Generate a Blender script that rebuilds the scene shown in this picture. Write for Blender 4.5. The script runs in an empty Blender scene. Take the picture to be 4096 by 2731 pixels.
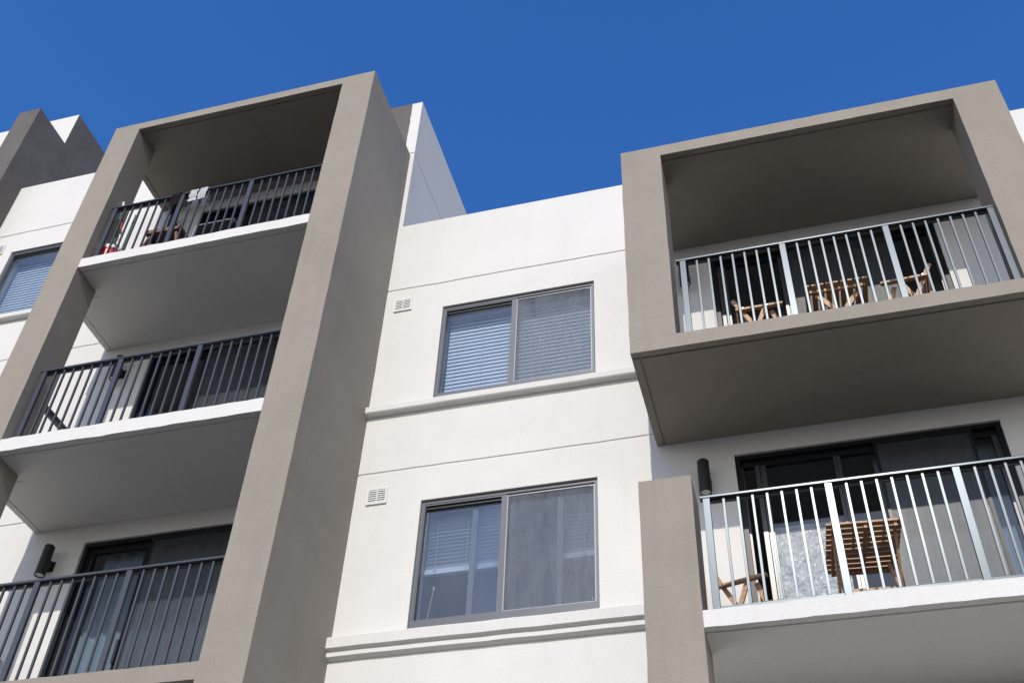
import bpy, bmesh, math, random
from mathutils import Vector, Matrix
C = bpy.context.scene.collection
SC = bpy.context.scene
R = math.radians

# ------------------------------------------------------------------ camera
def rot_axes(yaw, pitch, roll):
    fw = Vector((math.sin(yaw)*math.cos(pitch), math.cos(yaw)*math.cos(pitch), math.sin(pitch)))
    r = Vector((math.cos(yaw), -math.sin(yaw), 0)); u = r.cross(fw)
    return r*math.cos(roll)+u*math.sin(roll), -r*math.sin(roll)+u*math.cos(roll), fw
cam_d = bpy.data.cameras.new('camera'); cam = bpy.data.objects.new('camera', cam_d); C.objects.link(cam)
cr, cu, cf = rot_axes(-0.3052, 0.7586, 0.0515)
M = Matrix((cr, cu, -cf)).transposed().to_4x4(); M.translation = Vector((5.2382, -9.3708, -10.4081))
cam.matrix_world = M
cam_d.sensor_width = 36.0; cam_d.lens = 4489.9/4096*36; cam_d.clip_end = 2000
SC.camera = cam

# ------------------------------------------------------------------ light
EL, AZ = math.atan(0.752), R(3.0)
world = bpy.data.worlds.new('World'); SC.world = world; world.use_nodes = True
nt = world.node_tree; bg = nt.nodes['Background']
sky = nt.nodes.new('ShaderNodeTexSky'); sky.sky_type = 'NISHITA'; sky.sun_disc = False
sky.sun_elevation = EL; sky.sun_rotation = math.pi-AZ
sky.air_density = 1.42; sky.dust_density = 0.7; sky.ozone_density = 8.0; sky.altitude = 100
# deeper blue overhead, paler towards the horizon
hs = nt.nodes.new('ShaderNodeHueSaturation'); hs.inputs['Hue'].default_value = .511; tcw = nt.nodes.new('ShaderNodeTexCoord'); sx = nt.nodes.new('ShaderNodeSeparateXYZ')
mrs = nt.nodes.new('ShaderNodeMapRange'); mrs.interpolation_type = 'SMOOTHSTEP'
for i_, v_ in ((1, .22), (2, .66), (3, .15), (4, 1.19)): mrs.inputs[i_].default_value = v_
nt.links.new(tcw.outputs['Generated'], sx.inputs[0]); nt.links.new(sx.outputs[2], mrs.inputs[0])
nt.links.new(mrs.outputs[0], hs.inputs['Saturation'])
nt.links.new(sky.outputs[0], hs.inputs['Color']); nt.links.new(hs.outputs[0], bg.inputs[0]); bg.inputs[1].default_value = 0.15
sun_d = bpy.data.lights.new('sun', 'SUN'); sun = bpy.data.objects.new('sun', sun_d); C.objects.link(sun)
sun_d.energy = 2.5; sun_d.angle = R(0.5); sun_d.color = (1.0, 0.93, 0.83)
sdir = Vector((math.sin(AZ)*math.cos(EL), -math.cos(AZ)*math.cos(EL), math.sin(EL)))
sun.rotation_euler = sdir.to_track_quat('Z', 'Y').to_euler(); sun.location = (3, -20, 15)
SC.view_settings.view_transform = 'Standard'; SC.view_settings.look = 'None'
SC.view_settings.exposure = 0.28; SC.view_settings.gamma = 1.0; SC.view_settings.use_curve_mapping = False

# ------------------------------------------------------------------ materials
def nmat(name):
    m = bpy.data.materials.new(name); m.use_nodes = True
    t = m.node_tree; p = t.nodes['Principled BSDF']
    return m, t, p
def noise(t, scale, detail=4, rough=.55, vec=None):
    n = t.nodes.new('ShaderNodeTexNoise'); n.inputs['Scale'].default_value = scale
    n.inputs['Detail'].default_value = detail; n.inputs['Roughness'].default_value = rough
    if vec is not None: t.links.new(vec, n.inputs['Vector'])
    return n
def coord(t, scale=(1, 1, 1)):
    g = t.nodes.new('ShaderNodeNewGeometry'); mp = t.nodes.new('ShaderNodeMapping')
    mp.inputs['Scale'].default_value = scale; t.links.new(g.outputs['Position'], mp.inputs['Vector'])
    return mp.outputs[0]
def ramp(t, fac, stops):
    r = t.nodes.new('ShaderNodeValToRGB'); t.links.new(fac, r.inputs[0]); e = r.color_ramp.elements
    while len(e) < len(stops): e.new(.5)
    for k, (p, c) in enumerate(stops): e[k].position = p; e[k].color = (*c, 1) if len(c) == 3 else c
    return r
def mixc(t, fac, a, b, mode='MIX'):
    m = t.nodes.new('ShaderNodeMix'); m.data_type = 'RGBA'; m.blend_type = mode
    for i, v in ((0, fac), (6, a), (7, b)):
        if hasattr(v, 'is_linked'): t.links.new(v, m.inputs[i])
        elif i == 0: m.inputs[0].default_value = v
        else: m.inputs[i].default_value = (*v, 1)
    return m.outputs[2]
def stucco(name, col, var=.06, bump=.35, stain=0.10, scale=55, grime=.05):
    m, t, p = nmat(name); v = coord(t)
    big = noise(t, 1.3, 5, .6, v); fine = noise(t, scale, 6, .7, v); mid = noise(t, 9, 4, .6, v)
    streak = noise(t, 2.2, 5, .6, coord(t, (3.5, 3.5, .28)))
    c1 = tuple(x*(1-var) for x in col); c2 = tuple(min(1, x*(1+var)) for x in col)
    a = ramp(t, big.outputs[0], ((.3, c1), (.7, c2))).outputs[0]
    b = ramp(t, fine.outputs[0], ((.3, (.90,)*3), (.65, (1.03,)*3))).outputs[0]
    a = mixc(t, 1.0, a, b, 'MULTIPLY')
    pat = noise(t, .9, 7, .62, coord(t, (1, 1, .7))); pat.inputs['Distortion'].default_value = .6
    a = mixc(t, 1.0, a, ramp(t, pat.outputs[0], ((.35, (1-grime,)*3), (.58, (1.0,)*3))).outputs[0], 'MULTIPLY')
    s = ramp(t, streak.outputs[0], ((.52, (1, 1, 1)), (.78, (1-stain, 1-stain*1.1, 1-stain*1.25)))).outputs[0]
    a = mixc(t, 1.0, a, s, 'MULTIPLY')
    t.links.new(a, p.inputs['Base Color']); p.inputs['Roughness'].default_value = .92
    p.inputs['Specular IOR Level'].default_value = .25
    add = t.nodes.new('ShaderNodeMath'); add.operation = 'MULTIPLY_ADD'; add.inputs[1].default_value = .6
    t.links.new(mid.outputs[0], add.inputs[0]); t.links.new(fine.outputs[0], add.inputs[2])
    bp = t.nodes.new('ShaderNodeBump'); bp.inputs['Strength'].default_value = bump; bp.inputs['Distance'].default_value = .006
    t.links.new(add.outputs[0], bp.inputs['Height']); t.links.new(bp.outputs[0], p.inputs['Normal'])
    return m
def plain(name, col, rough=.5, metal=0., spec=.5, var=.0, scale=30, bump=0.):
    m, t, p = nmat(name)
    p.inputs['Roughness'].default_value = rough; p.inputs['Metallic'].default_value = metal
    p.inputs['Specular IOR Level'].default_value = spec
    n = noise(t, scale, 4, .6, coord(t))
    r = ramp(t, n.outputs[0], ((.3, tuple(x*(1-var) for x in col)), (.7, tuple(x*(1+var) for x in col))))
    t.links.new(r.outputs[0], p.inputs['Base Color'])
    if bump:
        bp = t.nodes.new('ShaderNodeBump'); bp.inputs['Strength'].default_value = bump; bp.inputs['Distance'].default_value = .003
        t.links.new(n.outputs[0], bp.inputs['Height']); t.links.new(bp.outputs[0], p.inputs['Normal'])
    return m
def wood(name, dark, light):
    m, t, p = nmat(name)
    tc = t.nodes.new('ShaderNodeTexCoord'); mp = t.nodes.new('ShaderNodeMapping')
    mp.inputs['Scale'].default_value = (14, 14, 14); t.links.new(tc.outputs['Object'], mp.inputs['Vector'])
    n = noise(t, 1.5, 6, .65, mp.outputs[0]); n.inputs['Distortion'].default_value = 1.5
    r = ramp(t, n.outputs[0], ((.3, dark), (.7, light)))
    t.links.new(r.outputs[0], p.inputs['Base Color']); p.inputs['Roughness'].default_value = .55
    return m
def glass(name, tint, refl_rough=.0, boost=1.0, dust=.0):
    m = bpy.data.materials.new(name); m.use_nodes = True; t = m.node_tree
    for n in list(t.nodes): t.nodes.remove(n)
    o = t.nodes.new('ShaderNodeOutputMaterial'); mx = t.nodes.new('ShaderNodeMixShader')
    tr = t.nodes.new('ShaderNodeBsdfTransparent'); tr.inputs[0].default_value = (*tint, 1)
    gl = t.nodes.new('ShaderNodeBsdfGlossy'); gl.inputs['Roughness'].default_value = refl_rough
    fr = t.nodes.new('ShaderNodeLayerWeight'); fr.inputs[0].default_value = .5
    pw = t.nodes.new('ShaderNodeMath'); pw.operation = 'POWER'; pw.inputs[1].default_value = 5
    t.links.new(fr.outputs['Facing'], pw.inputs[0])
    ml = t.nodes.new('ShaderNodeMath'); ml.operation = 'MULTIPLY_ADD'; ml.inputs[1].default_value = .95; ml.inputs[2].default_value = .05*boost; ml.use_clamp = True
    nz = noise(t, 1.6, 2, .5, coord(t)); bp = t.nodes.new('ShaderNodeBump'); bp.inputs['Strength'].default_value = .05
    bp.inputs['Distance'].default_value = .02
    t.links.new(nz.outputs[0], bp.inputs['Height']); t.links.new(bp.outputs[0], gl.inputs['Normal'])
    t.links.new(pw.outputs[0], ml.inputs[0]); t.links.new(ml.outputs[0], mx.inputs[0])
    df = t.nodes.new('ShaderNodeBsdfDiffuse'); df.inputs[0].default_value = (.60, .64, .68, 1); dm = t.nodes.new('ShaderNodeMixShader')
    dn = noise(t, 1.1, 5, .6, coord(t, (1.5, 1.5, .8))); dr = t.nodes.new('ShaderNodeMapRange')
    for i_, v_ in ((1, .3), (2, .7), (3, dust*.5), (4, dust*1.6)): dr.inputs[i_].default_value = v_
    t.links.new(dn.outputs[0], dr.inputs[0]); t.links.new(dr.outputs[0], dm.inputs[0])
    t.links.new(tr.outputs[0], dm.inputs[1]); t.links.new(df.outputs[0], dm.inputs[2])
    t.links.new(dm.outputs[0], mx.inputs[1]); t.links.new(gl.outputs[0], mx.inputs[2]); t.links.new(mx.outputs[0], o.inputs[0])
    return m
def veil(name, col, alpha, streak=True, rough=1.0, gloss=0.0, bump=0.0):
    """woven or translucent sheet: part see-through, part matt"""
    m = bpy.data.materials.new(name); m.use_nodes = True; t = m.node_tree
    for n in list(t.nodes): t.nodes.remove(n)
    o = t.nodes.new('ShaderNodeOutputMaterial'); mx = t.nodes.new('ShaderNodeMixShader')
    tr = t.nodes.new('ShaderNodeBsdfTransparent'); p = t.nodes.new('ShaderNodeBsdfPrincipled')
    p.inputs['Base Color'].default_value = (*col, 1); p.inputs['Roughness'].default_value = rough
    p.inputs['Specular IOR Level'].default_value = gloss
    if streak:
        n1 = noise(t, 2.3, 5, .65, coord(t, (4, 4, .8))); n2 = noise(t, 6, 3, .6, coord(t, (30, 30, .7)))
        ad = t.nodes.new('ShaderNodeMath'); ad.operation = 'ADD'
        t.links.new(n1.outputs[0], ad.inputs[0]); t.links.new(n2.outputs[0], ad.inputs[1])
        mr = t.nodes.new('ShaderNodeMapRange'); mr.inputs[1].default_value = .7; mr.inputs[2].default_value = 1.3
        mr.inputs[3].default_value = alpha-.13; mr.inputs[4].default_value = min(1, alpha+.13)
        t.links.new(ad.outputs[0], mr.inputs[0]); t.links.new(mr.outputs[0], mx.inputs[0])
    else: mx.inputs[0].default_value = alpha
    if bump:
        nz = noise(t, 19, 5, .62, coord(t)); nz.inputs['Distortion'].default_value = 1.6
        bp = t.nodes.new('ShaderNodeBump'); bp.inputs['Strength'].default_value = bump; bp.inputs['Distance'].default_value = .02
        t.links.new(nz.outputs[0], bp.inputs['Height']); t.links.new(bp.outputs[0], p.inputs['Normal'])
    t.links.new(tr.outputs[0], mx.inputs[1]); t.links.new(p.outputs[0], mx.inputs[2]); t.links.new(mx.outputs[0], o.inputs[0])
    return m

WHITE = stucco('white_render', (.745, .732, .70), .02, .34, .03, 55, .035)
BROWN = stucco('taupe_render', (.338, .303, .254), .04, .7, .05, 70, .07)
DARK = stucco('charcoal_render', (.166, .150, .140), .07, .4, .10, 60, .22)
RAIL = plain('slate_metal', (.064, .064, .069), .275, 0, .58, .06)
RAIL.node_tree.nodes['Principled BSDF'].inputs['Specular Tint'].default_value = (.72, .87, 1, 1)
ALU = plain('grey_aluminium', (.115, .123, .138), .42, .1, .4, .05)
JAMB = plain('door_frame_metal', (.012, .013, .015), .34, 0, .25, .06)
STILE = plain('door_stile_metal', (.05, .052, .056), .30, 0, .7, .06)
BLACK = plain('black_plastic', (.012, .012, .013), .45, 0, .5, .1)
LAMPB = plain('lamp_housing', (.018, .016, .016), .5, 0, .4, .1)
LENS = plain('lamp_lens', (.62, .66, .60), .12, 0, .6, .05)
PVC = plain('white_plastic', (.74, .74, .72), .45, 0, .4, .02)
HOLE = plain('vent_dark', (.02, .02, .02), .9)
BLIND = plain('blind_white', (.74, .77, .80), .55, 0, .3, .02)
CORD = plain('cord', (.62, .58, .46), .8)
CURT = plain('curtain_cloth', (.74, .79, .83), .9, 0, .2, .04, 12)
INNER = plain('interior_paint', (.42, .41, .39), .9, 0, .2, .03)
GLW = glass('window_glass', (.86, .905, .945), .0, 1.35, .04)
GLC = glass('clean_glass', (.90, .93, .955), 0, 1.0)
GLD = glass('door_glass', (.66, .71, .75), 0, .9, .008)
SCRN = veil('insect_mesh', (.28, .31, .35), .22)
SCRD = veil('door_mesh', (.065, .072, .082), .34, True, .42, .6)
FILM = veil('plastic_film', (.48, .55, .64), .50, True, .27, .8, .35)
TEAK = wood('oiled_wood', (.38, .22, .115), (.60, .39, .23))
REDW = wood('red_brown_wood', (.16, .07, .045), (.26, .12, .08))
EDGE = plain('screen_edge_metal', (.30, .31, .34), .34, .1, .45, .04)
SCREW = plain('screw_metal', (.6, .6, .62), .25, .8)
RED = plain('red_plastic', (.55, .02, .018), .35, 0, .5, .05)
GREEN = plain('green_plastic', (.015, .14, .035), .35, 0, .5, .05)
TUBE = plain('steel_tube', (.5, .51, .53), .3, .7, .5, .05)
BFAB = plain('black_fabric', (.007, .007, .008), .9, 0, .05, .2, 90, .3)
SOCKW = plain('white_cotton', (.80, .80, .84), .95, 0, .1, .05, 40, .4)
SOCKD = plain('dark_cotton', (.035, .022, .03), .95, 0, .1, .3, 50, .5)
GROUND = plain('dark_paving', (.095, .089, .08), .9, 0, .2, .12, .6, .2)
ROOF = plain('roof_membrane', (.40, .40, .39), .9, 0, .2, .1, 3)

# ------------------------------------------------------------------ helpers
WO = {}                                             # world origin of every parent
def hsh(a, b=0, c=0):
    return (math.sin(a*12.9898+b*78.233+c*37.719)*43758.5453) % 1.0
def wob(s, k):                                      # smooth 1-D noise -1..1
    i = math.floor(s); f = s-i; f = f*f*(3-2*f)
    return ((hsh(i, k)*(1-f)+hsh(i+1, k)*f)-.5)*2
class MB:
    def __init__(s): s.bm = bmesh.new()
    def poly(s, pts, flip=False):
        v = [s.bm.verts.new(p) for p in pts]
        s.bm.faces.new(v[::-1] if flip else v)
    def hexa(s, p):
        v = [s.bm.verts.new(q) for q in p]
        for f in ((0, 3, 2, 1), (4, 5, 6, 7), (0, 1, 5, 4), (1, 2, 6, 5), (2, 3, 7, 6), (3, 0, 4, 7)):
            s.bm.faces.new([v[i] for i in f])
        return s
    def box(s, x0, x1, y0, y1, z0, z1):
        return s.hexa([(x0, y0, z0), (x1, y0, z0), (x1, y1, z0), (x0, y1, z0), (x0, y0, z1), (x1, y0, z1), (x1, y1, z1), (x0, y1, z1)])
    def beam(s, p, q, w, h, side=(0, 1, 0)):
        """bar from p to q; w measured along `side`, h across it"""
        p, q = Vector(p), Vector(q); d = (q-p).normalized(); a = Vector(side)
        a = (a-d*a.dot(d)).normalized(); b = d.cross(a); a = a*(w/2); b = b*(h/2)
        return s.hexa([p-a-b, p+a-b, p+a+b, p-a+b, q-a-b, q+a-b, q+a+b, q-a+b])
    def cyl(s, p, q, r, n=16, r2=None, cap=True):
        p, q = Vector(p), Vector(q); d = (q-p).normalized()
        a = d.orthogonal().normalized(); b = d.cross(a); r2 = r if r2 is None else r2
        A = [s.bm.verts.new(p+(a*math.cos(t)+b*math.sin(t))*r) for t in (2*math.pi*i/n for i in range(n))]
        B = [s.bm.verts.new(q+(a*math.cos(t)+b*math.sin(t))*r2) for t in (2*math.pi*i/n for i in range(n))]
        for i in range(n): s.bm.faces.new((A[i], A[(i+1) % n], B[(i+1) % n], B[i]))
        if cap: s.bm.faces.new(A[::-1]); s.bm.faces.new(B)
        return s
    def tube(s, pts, r, n=10):
        for a, b in zip(pts, pts[1:]): s.cyl(a, b, r, n)
        return s
    def extrude(s, stations):
        """stations: list of closed rings with equal vertex counts"""
        rings = [[s.bm.verts.new(p) for p in st] for st in stations]; n = len(rings[0])
        for A, B in zip(rings, rings[1:]):
            for i in range(n): s.bm.faces.new((A[i], A[(i+1) % n], B[(i+1) % n], B[i]))
        s.bm.faces.new(rings[0][::-1]); s.bm.faces.new(rings[-1])
        return s
    def build(s, name, mat, parent=None, local=False, bevel=0, smooth=False):
        bmesh.ops.recalc_face_normals(s.bm, faces=s.bm.faces[:])
        if bevel:
            bmesh.ops.bevel(s.bm, geom=[e for e in s.bm.edges], offset=bevel, segments=1, affect='EDGES', clamp_overlap=True)
        co = [v.co for v in s.bm.verts]
        c = Vector(((min(v.x for v in co)+max(v.x for v in co))/2, (min(v.y for v in co)+max(v.y for v in co))/2, min(v.z for v in co)))
        for v in s.bm.verts: v.co -= c
        if smooth:
            for f in s.bm.faces: f.smooth = True
        me = bpy.data.meshes.new(name); s.bm.to_mesh(me); s.bm.free()
        me.materials.append(mat)
        o = bpy.data.objects.new(name, me); C.objects.link(o)
        WO[o] = c
        if parent is not None:
            o.parent = parent; o.location = c - WO[parent]
        else: o.location = c
        return o
def clone(o, world):                                # same mesh again under the same parent
    n = o.copy(); C.objects.link(n); WO[n] = Vector(world); n.location = Vector(world)-WO[o.parent]; return n
def empty(name, loc=(0, 0, 0), parent=None, local=False):
    o = bpy.data.objects.new(name, None); C.objects.link(o); o.empty_display_size = .3
    WO[o] = Vector((0, 0, 0)) if local else Vector(loc)
    if parent is not None: o.parent = parent; o.location = Vector(loc)-WO[parent]
    else: o.location = loc
    return o
def tag(o, label=None, cat=None, group=None, kind=None):
    for k, v in (('label', label), ('category', cat), ('group', group), ('kind', kind)):
        if v: o[k] = v
    return o
def steps(a, b, d):
    n = max(1, round((b-a)/d)); return [a+(b-a)*i/n for i in range(n+1)]
def slab(x0, x1, y0, y1, z0, z1, amp=.004, drip=True, side=None, k=0):
    """concrete plate whose front edges waver, with a drip groove under the front (and a side) edge"""
    m = MB(); xs = steps(x0, x1, .07)
    if side == 'left': xs = sorted([x for x in xs if not x0+.03 < x < x0+.16]+[x0+.075, x0+.08, x0+.095, x0+.10])
    st = []
    for x in xs:
        a = wob(x*5.1, k)*.6+wob(x*13, k+9)*.4; b = wob(x*4.3, k+5)*.6+wob(x*12, k+7)*.4
        e = 0 if x in (x0, x1) else 1
        up = .014 if (side == 'left' and x0+.079 < x < x0+.096) else 0
        zt, zb = z1+a*amp*e, z0+b*amp*e*.8
        if drip: ring = [(x, y0, zb), (x, y0+.075, z0), (x, y0+.08, z0+.014), (x, y0+.096, z0+.014), (x, y0+.101, z0+up), (x, y1, z0+up), (x, y1, z1), (x, y0+.03, z1), (x, y0, zt)]
        else: ring = [(x, y0, zb), (x, y1, z0), (x, y1, z1), (x, y0+.03, z1), (x, y0, zt)]
        st.append(ring)
    return m.extrude(st)
def fin(m, x0, x1, y0, y1, z0, z1, amp=.003, k=0):
    """upright plate whose vertical front edges waver a little"""
    st = []
    for z in steps(z0, z1, .09):
        e = 0 if z in (z0, z1) else 1
        a = wob(z*4.7, k)*amp*e; b = wob(z*4.1, k+3)*amp*e
        st.append([(x0+a, y0, z), (x1+b, y0, z), (x1+b*.4, y1, z), (x0+a*.4, y1, z)])
    return m.extrude(st)
def wall(x0, x1, z0, z1, holes, grooves, y0=0., depth=.2, gd=.012, gh=.022):
    """rendered wall with openings and shadow grooves, one connected sheet with real reveals"""
    m = MB(); xs = set(steps(x0, x1, .16)); zs = {z0, z1}
    for h in holes:
        xs = {x for x in xs if abs(x-h[0]) > .03 and abs(x-h[1]) > .03} | {h[0], h[1]}
        zs |= {h[2], h[3]}
    xs |= {x0, x1}
    for g in grooves: zs |= {g-gh/2-.006, g-gh/2, g+gh/2, g+gh/2+.006}
    z = sorted(zs); zz = []
    for a, b in zip(z, z[1:]): zz += steps(a, b, .5)[:-1]
    zz.append(z[-1]); xs = sorted(xs); V = {}
    def gdep(i, j):
        for g in grooves:
            if abs(zz[j]-g) < gh/2+.001: return gd
        return 0
    def vert(i, j):
        if (i, j) not in V:
            x, q = xs[i], zz[j]; d = gdep(i, j); w = 0
            for g in grooves:
                if abs(q-g) < gh/2+.008: w = wob(x*3.1, g)*.006+wob(x*9, g+2)*.003
            V[i, j] = m.bm.verts.new((x, y0+d, q+w))
        return V[i, j]
    def hole(i, j):
        if i < 0 or j < 0 or i >= len(xs)-1 or j >= len(zz)-1: return False
        cx, cz = (xs[i]+xs[i+1])/2, (zz[j]+zz[j+1])/2
        return any(h[0] < cx < h[1] and h[2] < cz < h[3] for h in holes)
    for i in range(len(xs)-1):
        for j in range(len(zz)-1):
            if hole(i, j): continue
            m.bm.faces.new((vert(i, j), vert(i+1, j), vert(i+1, j+1), vert(i, j+1)))
    for h in holes:                                  # reveals, edges slightly ragged
        a, b, c, d = h; n = 14
        def rag(p, k): return wob(p*9, k)*.003
        for s_, (p, q) in enumerate((((a, c), (a, d)), ((a, d), (b, d)), ((b, d), (b, c)), ((b, c), (a, c)))):
            for t in range(n):
                u, w = t/n, (t+1)/n
                P = (p[0]+(q[0]-p[0])*u, p[1]+(q[1]-p[1])*u); Q = (p[0]+(q[0]-p[0])*w, p[1]+(q[1]-p[1])*w)
                m.poly([(P[0], y0, P[1]), (Q[0], y0, Q[1]), (Q[0], y0+depth, Q[1]), (P[0], y0+depth, P[1])])
    return m

# ------------------------------------------------------------------ ground
g = MB(); g.box(-700, 700, -700, 700, -12.3, -12.05)
tag(g.build('ground', GROUND), kind='structure')

# ------------------------------------------------------------------ building
B = empty('apartment_building', (1.0, 0, -12.05))
tag(B, 'white and taupe rendered apartment building with deep framed balconies under blue sky', 'building')
LV = (0.0, -3.0, -6.0)                               # underside of each balcony slab
XL0, XL1, XR0, XR1 = -3.561, -3.135, .071, .540      # left frame: outer/inner of both fins
BX0, BX1, BX2, BX3 = 3.954, 4.409, 7.592, 8.063      # right box
YL, YLd, YR, YRd = -1.510, -1.063, -1.480, -1.027

# openings
W1 = (1.342, 3.298, -1.875, -.277); W2 = (1.342, 3.304, -4.885, -3.277); W3 = (-6.198, -4.24, 1.125, 2.723)
DL = [(-2.842, -.262, f, t) for f, t in ((.162, 2.765), (-2.838, -.237), (-5.838, -3.237))]
DR = [(4.737, 7.315, f, t) for f, t in ((-2.838, -.237), (-5.838, -3.237))]
w = wall(-6.70, .605, -12.05, 4.485, [W3]+DL, [3.18, .18, -2.824]); w.build('wall', WHITE, B)
w = wall(.605, 20.0, -12.05, 1.477, [W1, W2]+DR, [.176, -2.824]); w.build('wall', WHITE, B)
# taller end wall of the left wing, with its groove, facing right
m = MB()
zs = [1.477, 3.125, 3.131, 3.149, 3.155, 4.485]; dx = [0, 0, .007, .007, 0, 0]
for ys in zip(steps(.0, 9., .3), steps(.0, 9., .3)[1:]):
    for a in range(5):
        z_ = [zs[a], zs[a+1]]; d_ = [dx[a], dx[a+1]]
        m.poly([(.605-d_[0], ys[0], z_[0]), (.605-d_[0], ys[1], z_[0]), (.605-d_[1], ys[1], z_[1]), (.605-d_[1], ys[0], z_[1])])
m.poly([(-6.7, 0, 4.485), (.605, 0, 4.485), (.605, 9, 4.485), (-6.7, 9, 4.485)])
bmesh.ops.remove_doubles(m.bm, verts=m.bm.verts[:], dist=1e-5)
m.build('end_wall', WHITE, B)
# painted patch behind the top of the left frame: thin sheet of darker coating with a ragged edge
m = MB(); zz = steps(3.131, 4.483, .05); st = []
for z in zz:
    e = .440+wob(z*9, 3)*.006+wob(z*21, 5)*.004
    st.append([(-3.55, -.006, z), (e, -.006, z), (e, 0.004, z), (-3.55, .004, z)])
m.extrude(st).build('painted_band', DARK, B)
# upper wing further left, and the projecting fin in front of it
m = wall(-13, -6.703, -12.05, 7.15, [], [5.85, 3.18, .18, -2.824], y0=.36)
m.build('wall', WHITE, B)
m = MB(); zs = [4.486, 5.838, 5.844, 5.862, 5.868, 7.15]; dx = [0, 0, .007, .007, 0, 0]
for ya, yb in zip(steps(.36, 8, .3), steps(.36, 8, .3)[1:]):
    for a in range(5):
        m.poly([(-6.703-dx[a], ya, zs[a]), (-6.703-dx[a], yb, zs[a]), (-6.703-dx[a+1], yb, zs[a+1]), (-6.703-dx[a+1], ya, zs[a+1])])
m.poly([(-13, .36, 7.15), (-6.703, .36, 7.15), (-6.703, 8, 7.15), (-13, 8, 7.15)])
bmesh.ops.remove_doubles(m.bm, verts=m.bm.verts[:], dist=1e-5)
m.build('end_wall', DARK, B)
m = MB(); fin(m, -7.136, -6.700, -.44, .49, 4.487, 6.245, .003, 41); m.build('blade_wall', DARK, B)
m = MB(); fin(m, -7.136, -6.7005, -.44, -.001, -12.05, 4.487, .003, 43); m.build('blade_wall', DARK, B)
# roofs, rear and inner storeys that close the volume
m = MB(); m.box(.62, 20, .2, 9, 1.0, 1.2); m.build('roof', ROOF, B)
m = MB()
for z in (-2.84, -5.84, -8.84): m.box(.6, 20, .2, 6, z-.2, z)
for z in (.16, -2.84, -5.84, -8.84): m.box(-6.45, .4, .2, 6, z-.2, z)
m.box(-6.45, .4, .2, 6, 2.9, 3.1); m.box(.6, 20, .2, 6, .0, .2)
m.build('floor', INNER, B)
m = MB(); m.box(-12.9, 20, 6.0, 6.2, -12.05, 1.0); m.box(-12.9, .4, 6.0, 6.2, 1.0, 4.4)
for x in (-3.9, 4.1, 8.6): m.box(x-.05, x+.05, .2, 6, -12.05, .0)
m.box(-3.95, -3.85, .2, 6, 0.0, 3.0); m.box(.40, .60, .2, 9, -12.05, 4.4); m.box(-6.6, -6.5, .2, 6, -12, 4.4)
m.build('inner_wall', INNER, B)

# left balcony frame
m = MB(); fin(m, XL0, XL1, YL, YLd, -12.05, 2.982, .003, 1); m.build('frame_fin', BROWN, B)
m = MB(); fin(m, XR0, XR1, YL, -.001, -12.05, 3.131, .003, 2); m.build('frame_fin', BROWN, B)
m = slab(XL0, XR0, YL, -.001, 2.982, 3.131, .004, True, 'left', 3); m.build('frame_roof', BROWN, B)
m = slab(XL1, XR0, YL, -.001, -5.995, -5.822, .006, True, None, 4); m.build('balcony_slab', BROWN, B)
m = slab(-3.60, XL1, YLd+.001, -.001, -5.995, -5.822, .003, True, 'left', 5); m.build('balcony_slab', WHITE, B)
for q, (zb, zt) in enumerate(((0.0, .162), (-2.998, -2.818))):
    m = slab(XL1, XR0, YL, -.001, zb, zt, .010, True, None, 6+q); m.build('balcony_slab', WHITE, B)
    m = slab(-3.605, XL1, YLd+.001, -.001, zb, zt, .003, True, 'left', 16+q); m.build('balcony_slab', WHITE, B)
# right balcony box
m = MB(); fin(m, BX0, BX1, YR, YRd, -2.82, .0015, .003, 21); m.build('frame_fin', BROWN, B)
m = MB(); fin(m, BX2, BX3, YR, YRd, -2.82, .0015, .003, 22); m.build('frame_fin', BROWN, B)
m = slab(BX0, BX3, YR, -.001, .0015, .175, .004, True, None, 23); m.build('frame_roof', BROWN, B)
m = slab(BX0, BX3, YR, -.001, -2.988, -2.82, .005, True, 'left', 24); m.build('frame_floor', BROWN, B)
# unseen floor sheets, added pale or dark to tune the bounce on the soffits
DARK_BOUNCE = plain('dark_bounce_floor', (.045, .043, .041), .6, 0, .3, .1, 8); PALE_BOUNCE = plain('pale_bounce_floor', (.34, .33, .31), .6, 0, .3, .1, 8)
for x0, x1, y0, z, tm in ((XL1+.002, XR0-.002, YL+.09, .162, DARK_BOUNCE), (XL1+.002, XR0-.002, YL+.09, -2.818, PALE_BOUNCE), (XL1+.002, XR0-.002, YL+.09, -5.822, PALE_BOUNCE), (BX1+.002, BX2-.002, YR+.09, -2.82, DARK_BOUNCE), (4.427, 7.59, -1.36, -5.812, DARK_BOUNCE)):
    m = MB(); m.box(x0, x1, y0, -.004, z+.001, z+.004); m.build('bounce_floor', tm, B)
# lower right balcony
m = MB(); fin(m, 3.965, 4.425, -1.45, -1.0, -12.05, -4.4965, .003, 25); m.build('frame_pier', BROWN, B)
m = MB(); fin(m, 7.592, 8.06, -1.45, -1.0, -12.05, -4.4965, .003, 26); m.build('frame_pier', BROWN, B)
m = slab(4.425, 7.592, -1.45, -.001, -5.962, -5.812, .007, True, None, 27); m.build('balcony_slab', WHITE, B)
m = slab(3.965, 4.425, -.999, -.001, -5.962, -5.812, .003, True, 'left', 28); m.build('balcony_slab', WHITE, B)

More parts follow.
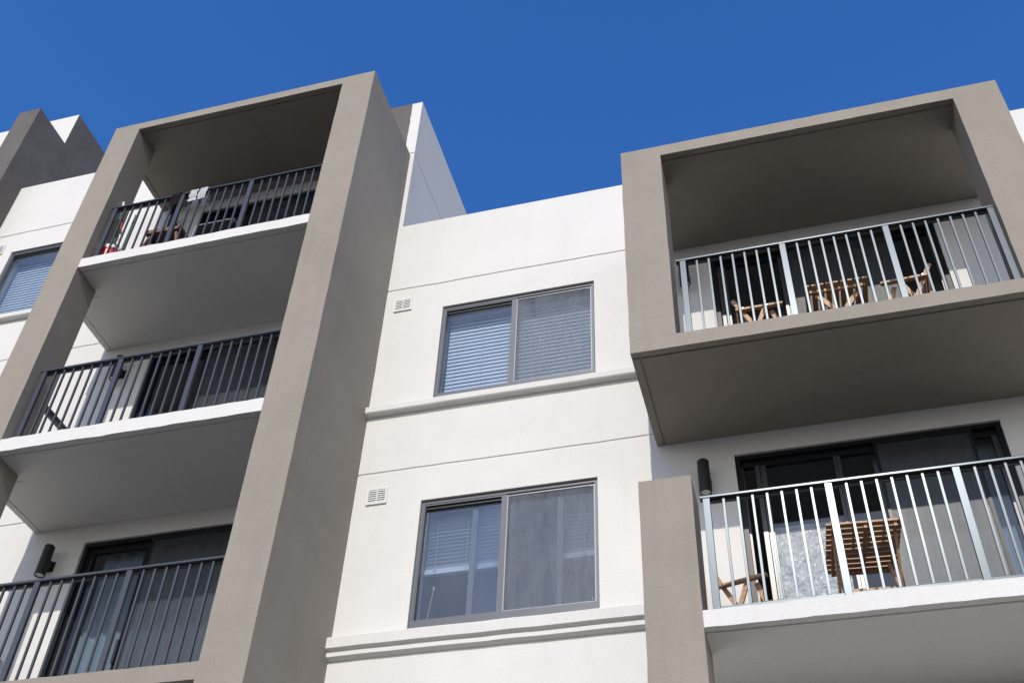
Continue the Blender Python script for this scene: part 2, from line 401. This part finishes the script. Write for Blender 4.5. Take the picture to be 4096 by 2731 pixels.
# ledges
def ledge(x0, x1, prof, k):
    m = MB(); st = []
    for x in steps(x0, x1, .1):
        a = wob(x*3.3, k)*.0035; st.append([(x, y, z+(a if y < -.02 else 0)) for y, z in prof])
    m.extrude(st).build('ledge', WHITE, B)
P1 = [(.0, -1.872), (-.085, -1.880), (-.09, -1.888), (-.088, -1.962), (-.075, -1.976), (-.03, -1.985), (0, -1.985)]
ledge(.530, BX0-.002, P1, 1)
ledge(-6.69, XL0-.3, [(y, z+3) for y, z in P1], 2)
P2 = [(.0, -4.886), (-.10, -4.893), (-.105, -4.90), (-.102, -5.010), (-.07, -5.024), (-.055, -5.036), (-.06, -5.042), (-.06, -5.086), (-.03, -5.104), (0, -5.112)]
ledge(.480, 3.964, P2, 3)

# ------------------------------------------------------------------ windows
def window(op, kind):
    x0, x1, z0, z1 = op; xm = x0+.94; zb = z0+.15; zt = z1-.045
    root = empty('window', ((x0+x1)/2, .08, z0), B)
    m = MB()
    m.box(x0+.006, x1-.006, .028, .12, zt, z1-.018)            # head
    m.box(x0+.006, x0+.036, .028, .12, z0, zt); m.box(x1-.036, x1-.006, .028, .12, z0, zt)
    m.box(x0+.036, x1-.036, .028, .12, z0, zb)                  # sill
    m.box(x0+.036, xm+.03, .034, .05, zt-.020, zt); m.box(xm-.03, xm+.03, .030, .12, zb, zt-.020)
    m.box(x0+.036, x0+.048, .036, .10, zb, zt-.020); m.box(x0+.036, xm-.03, .04, .06, zb, zb+.012)
    m.build('frame', ALU, root)
    m = MB(); m.box(x0+.010, x1-.010, .06, .10, z1-.018, z1-.001); m.box(x0+.0005, x0+.0055, .03, .10, z0, z1-.02); m.box(x0+.049, xm-.031, .056, .082, zt-.052, zt-.0205); m.box(xm+.0445, x1-.051, .056, .082, zt-.034, zt-.0005); m.build('shade_strip', BLACK, root)  # black strips stand in for the shadow below the head and beside the jamb
    m = MB(); m.box(x0+.05, xm-.032, .085, .091, zb+.0, zt-.02); m.build('pane', GLW, root)
    m = MB(); m.box(xm+.032, x1-.05, .098, .104, zb+.0, zt-.0); m.build('pane', GLW, root)
    # insect screen with a thin bright frame
    f = MB(); a, b = xm+.030, x1-.036
    f.box(a, a+.014, .036, .054, zb, zt-.016); f.box(b-.014, b, .036, .054, zb, zt-.016)
    f.box(a+.014, b-.014, .036, .05, zb, zb+.012); f.box(a+.014, b-.014, .036, .05, zt-.03, zt-.016)
    for zc in (zb+.02, zt-.055): f.box(b-.042, b-.018, .030, .038, zc, zc+.005); f.box(b-.042, b-.037, .030, .038, zc, zc+.025)
    f.build('screen_frame', EDGE, root)
    f = MB(); f.box(a+.014, b-.014, .043, .045, zb+.012, zt-.03); f.build('insect_screen', SCRN, root)
    if kind == 'half':                                          # inner sashes pushed part open
        f = MB()
        for xa in (x0+.57, x1-.455): f.box(xa, xa+.032, .106, .13, zb, zt-.06); f.box(xa+.032, xa+.058, .112, .136, zb, zt-.06)
        f.build('sash_stile', ALU, root)
        f = MB(); f.box(x0+.615, xm-.034, .118, .122, zb, zt-.06); f.box(xm+.032, x1-.45, .118, .122, zb, zt-.06); f.build('inner_pane', GLC, root)
    bl = MB(); c = MB(); n0, n1 = x0+.035, x1-.035; y = .245
    bl.box(n0, n1, y-.03, y+.03, z1-.045, z1+.0)
    if kind == 'full': pitch, zlo, tl, wd = .0605, z0+.10, R(80), .050
    else: pitch, zlo, tl, wd = .0465, -4.055, R(-42), .050
    z = z1-.085
    k = 0
    while z > zlo:
        t = tl+(hsh(k, 5)-.5)*R(2.5); dy, dz = math.cos(t)*wd/2, math.sin(t)*wd/2; s = (hsh(k, 8)-.5)*.004
        # slat leaning so that the outer edge hangs low, slightly crowned
        ry, rz = math.sin(t)*.0035, math.cos(t)*.0035
        A = [(y-dy, z-dz), (y-ry, z+rz), (y+dy, z+dz)]
        for (ya, za), (yb, zb_) in zip(A, A[1:]):
            bl.poly([(n0, ya, za+s), (n1, ya, za-s), (n1, yb, zb_-s), (n0, yb, zb_+s)])
        z -= pitch; k += 1
    if kind == 'half':
        for q in range(5): bl.box(n0+(q % 2)*.004, n1, y-.03, y+.022, zlo-.035+q*.011, zlo-.035+q*.011+.008)
    else: bl.box(n0, n1, y-.026, y+.02, zlo-.02, zlo)
    bl.build('blind', BLIND, root)
    end = zlo-.02
    cx = [n0+.12, n0+.46, n0+.80, n0+1.16, n0+1.5, n0+1.74]
    for q in cx:
        c.tube([(q, y-.036, z1-.05), (q, y-.036, end)], .0022, 6)
        if kind == 'half':                                       # gathered cord loops
            for e in range(5): c.tube([(q+.03*(hsh(e, q)-.5), y-.04, end-.01+.05*hsh(e, q, 1)), (q+.05*(hsh(e, q, 2)-.5), y-.042, end-.02+.07*hsh(e, q, 3))], .0022, 5)
    if kind == 'half':
        c.tube([(n0+.14, y-.06, end-.22), (n0+.10, y-.09, -4.72)], .003, 6)
        c.cyl((n0+.142, y-.06, end-.19), (n0+.138, y-.062, end-.235), .006, 8, .010); c.cyl((n0+.10, y-.09, -4.70), (n0+.10, y-.09, -4.74), .006, 8, .010)
    c.build('cord', CORD, root)
    # white lining of the reveal behind the frame
    m = MB(); m.box(x0-.02, x0+.001, .201, .30, z0, z1); m.box(x1-.001, x1+.02, .201, .30, z0, z1); m.box(x0, x1, .201, .30, z1-.001, z1+.02); m.box(x0, x1, .13, .36, z0-.03, z0+.12)
    m.build('reveal_lining', BLIND, root)
    return root
window(W1, 'full'); window(W2, 'half'); window(W3, 'full')

# vents
def vent(x0, z0):
    W_, H_ = .245, .215; root = empty('wall_vent', (x0+W_/2, 0, z0), B)
    m = MB(); m.box(x0+.006, x0+W_-.006, -.004, .0, z0+.006, z0+H_-.006); m.build('backing', HOLE, root)
    m = MB(); b = .022
    m.box(x0, x0+W_, -.02, 0, z0, z0+b); m.box(x0, x0+W_, -.02, 0, z0+H_-b, z0+H_)
    m.box(x0, x0+b, -.02, 0, z0+b, z0+H_-b); m.box(x0+W_-b, x0+W_, -.02, 0, z0+b, z0+H_-b)
    m.box(x0+W_/2-.005, x0+W_/2+.005, -.019, -.004, z0+b, z0+H_-b); m.build('surround', PVC, root)
    m = MB(); n = 6; p = (H_-2*b)/n
    for i in range(n):
        z = z0+b+p*(i+.5)
        for a, c in ((x0+b, x0+W_/2-.005), (x0+W_/2+.005, x0+W_-b)):
            m.hexa([(a, -.018, z-p*.30), (c, -.018, z-p*.30), (c, -.010, z-p*.26), (a, -.010, z-p*.26), (a, -.016, z+p*.26), (c, -.016, z+p*.26), (c, -.008, z+p*.30), (a, -.008, z+p*.30)])
    m.build('louvre', PVC, root)
vent(.666, -.238); vent(.692, -3.256); vent(-6.617, 2.712)

# ------------------------------------------------------------------ sliding doors
def door(op, stiles, glass_spans, screen, curtain, wave, film=None, handle=None, lit=STILE):
    x0, x1, z0, z1 = op
    root = empty('sliding_door', ((x0+x1)/2, .1, z0), B)
    m = MB()
    m.box(x0+.004, x0+.05, .03, .18, z0, z1-.05); m.box(x1-.05, x1-.004, .03, .18, z0, z1-.05)
    m.box(x0+.004, x1-.004, .03, .18, z1-.05, z1-.004); m.box(x0+.05, x1-.05, .03, .18, z0, z0+.05)
    m.box(x0+.05, x1-.05, .085, .135, z1-.12, z1-.05); m.box(x0+.05, x1-.05, .085, .135, z0+.05, z0+.12)
    m.build('frame', JAMB, root)
    for a, b, mt in stiles:
        m = MB(); m.box(a, a+(b-a)*.42, .070, .132, z0+.05, z1-.121); m.box(a+(b-a)*.5, b, .078, .132, z0+.121, z1-.121)
        m.build('stile', mt, root)
    for a, b in glass_spans:
        m = MB(); m.box(a, b, .105, .111, z0+.12, z1-.12); m.build('pane', GLD, root)
    if screen:
        a, b = screen
        m = MB(); m.box(a, a+.03, .010, .028, z0+.05, z1-.05); m.box(b-.03, b, .010, .028, z0+.05, z1-.05)
        m.box(a+.03, b-.03, .010, .028, z1-.09, z1-.05); m.box(a+.03, b-.03, .010, .028, z0+.05, z0+.09)
        m.build('screen_frame', JAMB, root)
        m = MB(); m.box(a+.03, b-.03, .018, .020, z0+.09, z1-.09); m.build('insect_screen', SCRD, root)
    if curtain:
        a, b = curtain; n = int((b-a)/.012); m = MB(); pr = []
        for i in range(n+1):
            x = a+(b-a)*i/n
            if wave == 'soft': y = .27+.035*math.sin(x*31+2*math.sin(x*3.1))+.015*math.sin(x*73)
            else: y = .25+.012*((x*9) % 1.0)
            pr.append((x, y))
        for (xa, ya), (xb, yb) in zip(pr, pr[1:]):
            m.poly([(xa, ya, z0+.02), (xb, yb, z0+.02), (xb, yb, z1-.06), (xa, ya, z1-.06)])
        bmesh.ops.remove_doubles(m.bm, verts=m.bm.verts[:], dist=1e-5)
        m.build('curtain', CURT, root, smooth=(wave == 'soft'))
    if film:
        a, b, c, d = film; m = MB(); nx, nz = 40, 80; V = []
        for i in range(nx+1):
            V.append([])
            for j in range(nz+1):
                x = a+(b-a)*i/nx; z = c+(d-c)*j/nz
                y = .098-.006*(wob(x*9+z*4, 1)+wob(z*11-x*6, 2)+.6*wob(x*31+z*17, 3)*wob(z*27, 4))
                V[-1].append(m.bm.verts.new((x, min(y, .1035), z)))
        for i in range(nx):
            for j in range(nz): m.bm.faces.new((V[i][j], V[i+1][j], V[i+1][j+1], V[i][j+1]))
        m.build('plastic_film', FILM, root)
    if handle:
        hx, hz = handle; m = MB(); m.box(hx, hx+.03, .035, .07, hz, hz+.02); m.box(hx, hx+.03, .035, .07, hz+.24, hz+.26); m.box(hx, hx+.03, .022, .035, hz-.01, hz+.27)
        m.build('handle', BLACK, root)
    return root
for k, op in enumerate(DL):
    door(op, ((-2.79, -2.71, JAMB), (-2.02, -1.96, JAMB), (-.36, -.30, JAMB)), ((-2.71, -2.02), (-1.96, -.36)), (-1.935, -.29),
         (-2.70, -.34) if k == 2 else None, 'soft', None, (-2.008, op[2]+1.0))
door(DR[0], ((4.80, 4.90, STILE), (5.52, 5.60, STILE), (6.77, 6.83, STILE), (7.22, 7.27, STILE)), ((4.90, 5.52), (5.60, 6.77), (6.83, 7.22)), (5.59, 6.80), None, 'soft')
door(DR[1], ((4.79, 4.81, STILE), (4.925, 5.03, STILE), (5.70, 5.765, STILE), (6.985, 7.04, STILE), (7.21, 7.27, STILE)), ((5.03, 5.70), (5.765, 6.985), (7.04, 7.21)), (6.10, 7.03),
     (6.08, 7.26), 'flat', (5.032, 5.66, -5.78, -4.105), (4.995, -4.92))

# ------------------------------------------------------------------ railings
def front_rail(posts, x0, x1, yc, ztop, zbase):
    root = empty('railing', ((x0+x1)/2, yc, zbase), B)
    m = MB(); ring = [(-.030, -.020), (-.0343, -.018), (-.0345, -.015), (-.0345, -.001), (-.032, .006), (-.026, .010), (-.014, .012), (.014, .012), (.026, .010), (.032, .006), (.0345, -.002), (.0325, -.015), (.028, -.020)]
    m.extrude([[(x, yc+a, ztop-.012+b) for a, b in ring] for x in (x0, x1)]); m.build('handrail', RAIL, root)
    m = MB(); m.box(x0+.02, x1-.02, yc+.012, yc+.034, ztop-.056, ztop-.036); m.build('mid_rail', RAIL, root)
    m = MB(); m.box(x0+.02, x1-.02, yc-.010, yc+.030, zbase+.034, zbase+.062); m.build('bottom_rail', RAIL, root)
    p0 = b0 = None
    for a in posts:
        if p0 is None:
            m = MB(); m.box(a-.031, a+.031, yc-.029, yc+.010, zbase+.002, ztop-.033); p0 = m.build('post', RAIL, root, bevel=.003)
        else: clone(p0, (a, WO[p0].y, WO[p0].z))
    for a, b in zip(posts, posts[1:]):
        for q in range(7):
            x = a+.145+(b-a-.285)*q/6
            if b0 is None:
                m = MB(); m.box(x-.0115, x+.0115, yc-.0125, yc+.0105, zbase+.0625, ztop-.033); b0 = m.build('baluster', RAIL, root, bevel=.002)
            else: clone(b0, (x, WO[b0].y, WO[b0].z))
    return root
LP = [-3.033, -2.013, -.993, .030]; RP = [4.532, 5.548, 6.562, 7.555]
for zt, zb in ((1.289, .162), (-1.710, -2.818), (-4.682, -5.822)): front_rail(LP, XL1+.04, XR0-.003, -1.386, zt, zb)
front_rail(RP, BX1+.055, BX2-.003, -1.365, -1.684, -2.82); front_rail(RP, 4.48, 7.585, -1.365, -4.685, -5.812)
def side_rail(xc, y0, y1, ztop, zbase):
    root = empty('side_railing', (xc, (y0+y1)/2, zbase), B)
    m = MB(); m.box(xc-.032, xc+.032, y0, y1, ztop-.032, ztop); m.build('handrail', RAIL, root)
    m = MB(); m.box(xc-.02, xc+.02, y0, y1, ztop-.085, ztop-.055); m.build('mid_rail', RAIL, root)
    m = MB(); m.box(xc-.02, xc+.02, y0, y1, zbase+.055, zbase+.09); m.build('bottom_rail', RAIL, root)
    b0 = None
    for q in range(8):
        y = y0+.06+(y1-y0-.12)*q/7
        if b0 is None:
            m = MB(); m.box(xc-.011, xc+.011, y-.011, y+.011, zbase+.0905, ztop-.0855); b0 = m.build('baluster', RAIL, root)
        else: clone(b0, (xc, y, WO[b0].z))
for zt, zb in ((1.289, .162), (-1.700, -2.818), (-4.682, -5.822)): side_rail(-3.42, YLd+.004, -.006, zt, zb)
for zt, zb, x in ((-1.684, -2.82, 4.12), (-1.684, -2.82, 7.90), (-4.685, -5.812, 4.12), (-4.685, -5.812, 7.90)): side_rail(x, YRd+.03, -.006, zt, zb)

# ------------------------------------------------------------------ wall lamps (things)
def wall_lamp(x, z, label):
    root = empty('wall_lamp', (x, 0, z)); y = -.125
    m = MB(); n = 28
    prof = [(.0, z+.395), (.052, z+.395), (.061, z+.385), (.062, z+.01), (.061, z), (.052, z), (.050, z+.022), (0, z+.022)]
    rings = []
    for r, zz_ in prof: rings.append([m.bm.verts.new((x+max(r, .0005)*math.cos(2*math.pi*i/n), y+max(r, .0005)*math.sin(2*math.pi*i/n), zz_)) for i in range(n)])
    for A, Bq in zip(rings, rings[1:]):
        for i in range(n): m.bm.faces.new((A[i], A[(i+1) % n], Bq[(i+1) % n], Bq[i]))
    m.build('housing', LAMPB, root)
    m = MB(); m.cyl((x, y, z+.008), (x, y, z+.020), .0495, 24); m.build('lens', LENS, root)
    m = MB(); m.box(x-.035, x+.035, -.085, -.012, z+.125, z+.235); m.box(x-.058, x+.058, -.012, -.0005, z+.115, z+.25); m.build('bracket', LAMPB, root, bevel=.004)
    tag(root, label, 'lamp', 'cylinder wall lamps beside the balcony doors')
wall_lamp(4.424, -3.751, 'dark cylinder wall lamp beside the door above the lower right balcony pier')
wall_lamp(4.424, -.751, 'dark cylinder wall lamp mostly behind the end post of the upper right balcony railing')
wall_lamp(-3.195, -3.712, 'dark cylinder wall lamp in full view above the lowest railing on the left')
wall_lamp(-3.195, -.712, 'dark cylinder wall lamp behind the railing of the middle left balcony')
wall_lamp(-3.195, 2.288, 'dark cylinder wall lamp above the brown side table on the top left balcony')

# ------------------------------------------------------------------ furniture
def chair(loc, rz, label):
    """folding armchair facing local +x"""
    root = empty('folding_chair', loc, local=True); root.rotation_euler.z = rz
    for s in (-1, 1):
        y = s*.235
        m = MB(); m.beam((-.262, y, .655), (.20, y, .668), .045, .026)
        m.cyl((.20, y-.0225, .668), (.20, y+.0225, .668), .013, 12); m.build('armrest', TEAK, root)
        for px in (-.19, .05): m = MB(); m.cyl((px, y-s*-.0225, .662), (px, y+s*.026, .662), .008, 8); m.build('screw', SCREW, root)
        m = MB(); m.beam((-.285, y-s*.036, .84), (.12, y-s*.036, 0), .022, .042); m.build('back_upright', TEAK, root)
        m = MB(); m.beam((.03, y, .648), (-.22, y, 0), .022, .042); m.build('rear_leg', TEAK, root)
        m = MB(); m.beam((.09, y-s*.07, .648), (.30, y-s*.07, 0), .022, .045); m.build('front_leg', TEAK, root)
    m = MB()
    for q in range(6): x = -.16+q*.072; m.box(x, x+.055, -.16, .16, .415+.004*q, .433+.004*q)
    m.build('seat', TEAK, root)
    m = MB()
    for q in range(4):
        z = .52+q*.085; x = -.285+(.84-z)*.482; m.beam((x, -.185, z), (x, .185, z), .012, .05, (1, 0, .3))
    m.build('backrest', TEAK, root)
    tag(root, label, 'chair', 'wooden folding chairs on the right balconies'); return root
chair((5.245, -.745, -2.82), R(1), 'wooden folding armchair at the left of the table on the upper right balcony')
chair((6.655, -.80, -2.82), R(176), 'wooden folding armchair at the right of the table on the upper right balcony')
chair((4.78, -.50, -5.812), R(-13), 'wooden folding armchair behind the left end of the lower right railing')

def table(loc, rz, w, d, h, slat_axis, label):
    root = empty('folding_table', loc, local=True); root.rotation_euler.z = rz
    m = MB(); n = 9
    if slat_axis == 'y':
        p = w/n
        for i in range(n): m.box(-w/2+p*i+.010, -w/2+p*(i+1)-.010, -d/2, d/2, h-.022, h)
    else:
        p = d/(n+1)
        for i in range(n+1):
            m.box(-w/2, w/2, -d/2+p*i+.010, -d/2+p*(i+1)-.010, h-.022, h)
    m.build('tabletop', TEAK, root, bevel=.003)
    m = MB()
    if slat_axis == 'y':
        for y in (-d/2+.075, 0.06, d/2-.06): m.box(-w/2+.03, w/2-.03, y-.012, y+.012, h-.058, h-.0225)
    else:
        for x in (-w/2+.055, .01, w/2-.055): m.box(x-.013, x+.013, -d/2+.03, d/2-.02, h-.056, h-.0225)
        m.box(-w/2+.07, w/2-.07, d/2-.05, d/2-.025, h-.056, h-.0225)
    m.build('batten', TEAK, root)
    if slat_axis == 'y':
        for y in (-d/2+.11, d/2-.10):
            m = MB(); m.beam((-.20, y, h-.06), (.24, y, .0), .024, .05); m.build('leg', TEAK, root)
            m = MB(); m.beam((.20, y+.03, h-.06), (-.24, y+.03, .0), .024, .05); m.build('leg', TEAK, root)
            m = MB(); m.cyl((.0, y-.014, h*.50), (.0, y+.05, h*.50), .009, 8); m.build('screw', SCREW, root)
        m = MB(); m.box(-.23, .23, -d/2+.145, -d/2+.165, .10, .145); m.build('stretcher', TEAK, root)
    else:
        for s in (-1, 1):
            x = s*(w/2-.055)
            m = MB(); m.beam((x, -.26, h-.06), (x, .27, 0), .022, .04, (1, 0, 0)); m.build('leg', TEAK, root)
            m = MB(); m.beam((x-s*.03, .22, h-.06), (x-s*.03, -.27, 0), .022, .04, (1, 0, 0)); m.build('leg', TEAK, root)
        m = MB(); m.box(-w/2+.11, w/2-.11, .155, .175, .115, .16); m.build('stretcher', TEAK, root)
        m = MB(); m.box(-w/2+.10, w/2-.10, .03, .05, .325, .362); m.build('stretcher', TEAK, root)
    tag(root, label, 'table', 'wooden folding tables on the right balconies'); return root
table((5.995, -.83, -2.82), R(0.5), .635, .62, .70, 'y', 'wooden slatted folding table with crossed legs between two chairs on the upper right balcony')
table((5.745, -.93, -5.812), R(4), .60, .77, .745, 'x', 'wooden slatted folding table seen from below on the lower right balcony')

# top left balcony: side table, camp chair, bucket, mops, laundry
root = empty('side_table', (-2.315, -1.03, .162), local=True); root.rotation_euler.z = R(1)
m = MB()
for q in range(6): m.box(-.25+q*.0835, -.25+q*.0835+.079, -.18, .20, .705, .727)
m.build('tabletop', REDW, root, bevel=.002)
m = MB(); m.box(-.235, .235, -.185, -.165, .650, .7045); m.box(-.235, .235, .17, .19, .650, .7045); m.box(.236, .262, -.20, .19, .655, .715); m.box(-.255, -.236, -.165, .17, .650, .7045); m.build('apron', REDW, root)
for sx in (-1, 1):
    for sy in (-1, 1):
        m = MB(); m.beam((sx*.19, sy*.135, .65), (sx*.36, sy*.15, 0), .036, .036); m.build('leg', REDW, root)
tag(root, 'small reddish brown wooden side table behind the top left railing', 'table')
root = empty('camp_chair', (-1.51, -.985, .162), local=True); root.rotation_euler.z = R(0)
m = MB(); m.tube([(-.29, -.26, .0), (-.27, -.24, .60), (.27, -.24, .60), (.22, -.26, .0)], .011); m.tube([(-.27, -.24, .60), (-.27, .22, .62)], .011); m.tube([(.27, -.24, .60), (.27, .22, .62)], .011); m.tube([(-.27, .22, 0), (-.27, .26, .95)], .011); m.tube([(.27, .22, 0), (.27, .26, .95)], .011)
m.build('tube_frame', TUBE, root)
m = MB(); m.box(-.255, .255, -.225, .22, .40, .43); m.box(-.255, .255, -.235, -.228, .33, .585); m.build('seat', BFAB, root)
m = MB(); m.hexa([(-.26, .235, .42), (.26, .235, .42), (.26, .25, .42), (-.26, .25, .42), (-.25, .27, .98), (.25, .27, .98), (.25, .285, .98), (-.25, .285, .98)]); m.build('backrest', BFAB, root)
tag(root, 'black fabric camp chair with bare steel tubes on the top left balcony', 'chair')
root = empty('mop_bucket', (-3.03, -1.195, .162), local=True)
m = MB(); n = 24
def rring(r, z, sx=1.12): return [(r*sx*math.cos(2*math.pi*i/n), r*math.sin(2*math.pi*i/n), z) for i in range(n)]
m.extrude([rring(.115, 0), rring(.145, .36), rring(.152, .36), rring(.152, .385), rring(.135, .385), rring(.12, .1)]); m.build('body', RED, root, smooth=False)
m = MB(); m.extrude([rring(.152, .386), rring(.156, .388), rring(.150, .44), rring(.128, .44), rring(.11, .34), rring(.10, .34)]); m.build('wringer', PVC, root)
tag(root, 'red mop bucket with a white wringer in the corner of the top left balcony', 'bucket')
def mop(p, q, cols, name, label, top=.10):
    p, q = Vector(p), Vector(q); root = empty(name, p); L = q-p; ln = L.length
    m = MB(); m.cyl(p, p+L*(1-top/ln), .0125, 12); m.build('handle', cols[0], root)
    m = MB(); m.cyl(p+L*(1-top/ln), q, .015, 12, .017); m.build('grip', cols[1], root)
    if len(cols) > 2:
        m = MB(); m.cyl(p+L*.52, p+L*.60, .0145, 12); m.build('joint', cols[2], root)
        m = MB(); m.cyl(p+L*.44, p+L*.52, .0142, 12); m.build('sleeve', PVC, root)
    m = MB(); m.cyl(p-L.normalized()*.0, p+L.normalized()*.09, .032, 12, .016); m.build('mop_head', SOCKW, root)
    tag(root, label, 'mop', 'mops standing in the balcony corner')
mop((-2.955, -1.24, .40), (-3.108, -1.25, 1.592), (GREEN, PVC), 'mop', 'green mop handle with a white grip standing above the top left railing in the corner')
mop((-2.80, -1.24, .165), (-3.075, -1.25, 1.52), (RED, TUBE, BLACK), 'mop', 'red mop handle with a black joint leaning beside the bucket')
mop((-2.868, -1.20, .165), (-2.858, -1.20, 1.40), (GREEN, PVC), 'mop', 'green mop handle with a white grip ending below the handrail, right of the red one')
def drape(x0, x1, zf, zb, mat, name, label, cat, k, group=None):
    yc, zt = -1.386, 1.292; nx, path = 9, []
    for t in range(9): path.append((yc-.042-.006*math.sin(t*.9+k), zf+(zt-.02-zf)*t/8))
    path += [(yc-.034, zt+.006), (yc-.012, zt+.012), (yc+.014, zt+.012), (yc+.036, zt+.004)]
    for t in range(7): path.append((yc+.044+.006*math.sin(t+k), zt-.02+(zb-zt+.02)*t/6))
    m = MB(); V = []
    for i in range(nx+1):
        u = i/nx; V.append([])
        for j, (y, z) in enumerate(path):
            pinch = .012*wob(z*23, k)*(1 if u < .5 else -.8)
            fold = .007*wob(u*3+z*7, k+2)+.004*wob(u*7-z*17, k+4)
            drop = (.022*wob(u*3.1, k+6) if j in (0, len(path)-1) else 0)
            V[-1].append(m.bm.verts.new((x0+(x1-x0)*u+pinch, y-abs(fold) if j < 10 else y+abs(fold), z+drop)))
    for i in range(nx):
        for j in range(len(path)-1): m.bm.faces.new((V[i][j], V[i+1][j], V[i+1][j+1], V[i][j+1]))
    bmesh.ops.solidify(m.bm, geom=m.bm.faces[:], thickness=.013)
    o = m.build(name, mat, smooth=True); tag(o, label, cat, group)
drape(-1.888, -1.778, 1.05, 1.02, SOCKW, 'cloth', 'white cloth folded over the top left handrail, the left one of the pair', 'cloth', 3, 'white cloths drying on the handrail')
drape(-1.752, -1.640, 1.06, 1.00, SOCKW, 'cloth', 'white cloth folded over the top left handrail, the right one of the pair', 'cloth', 11, 'white cloths drying on the handrail')
drape(-2.165, -2.035, 1.03, .98, SOCKD, 'sock', 'dark purple sock hanging over the handrail beside the white cloths', 'sock', 7)
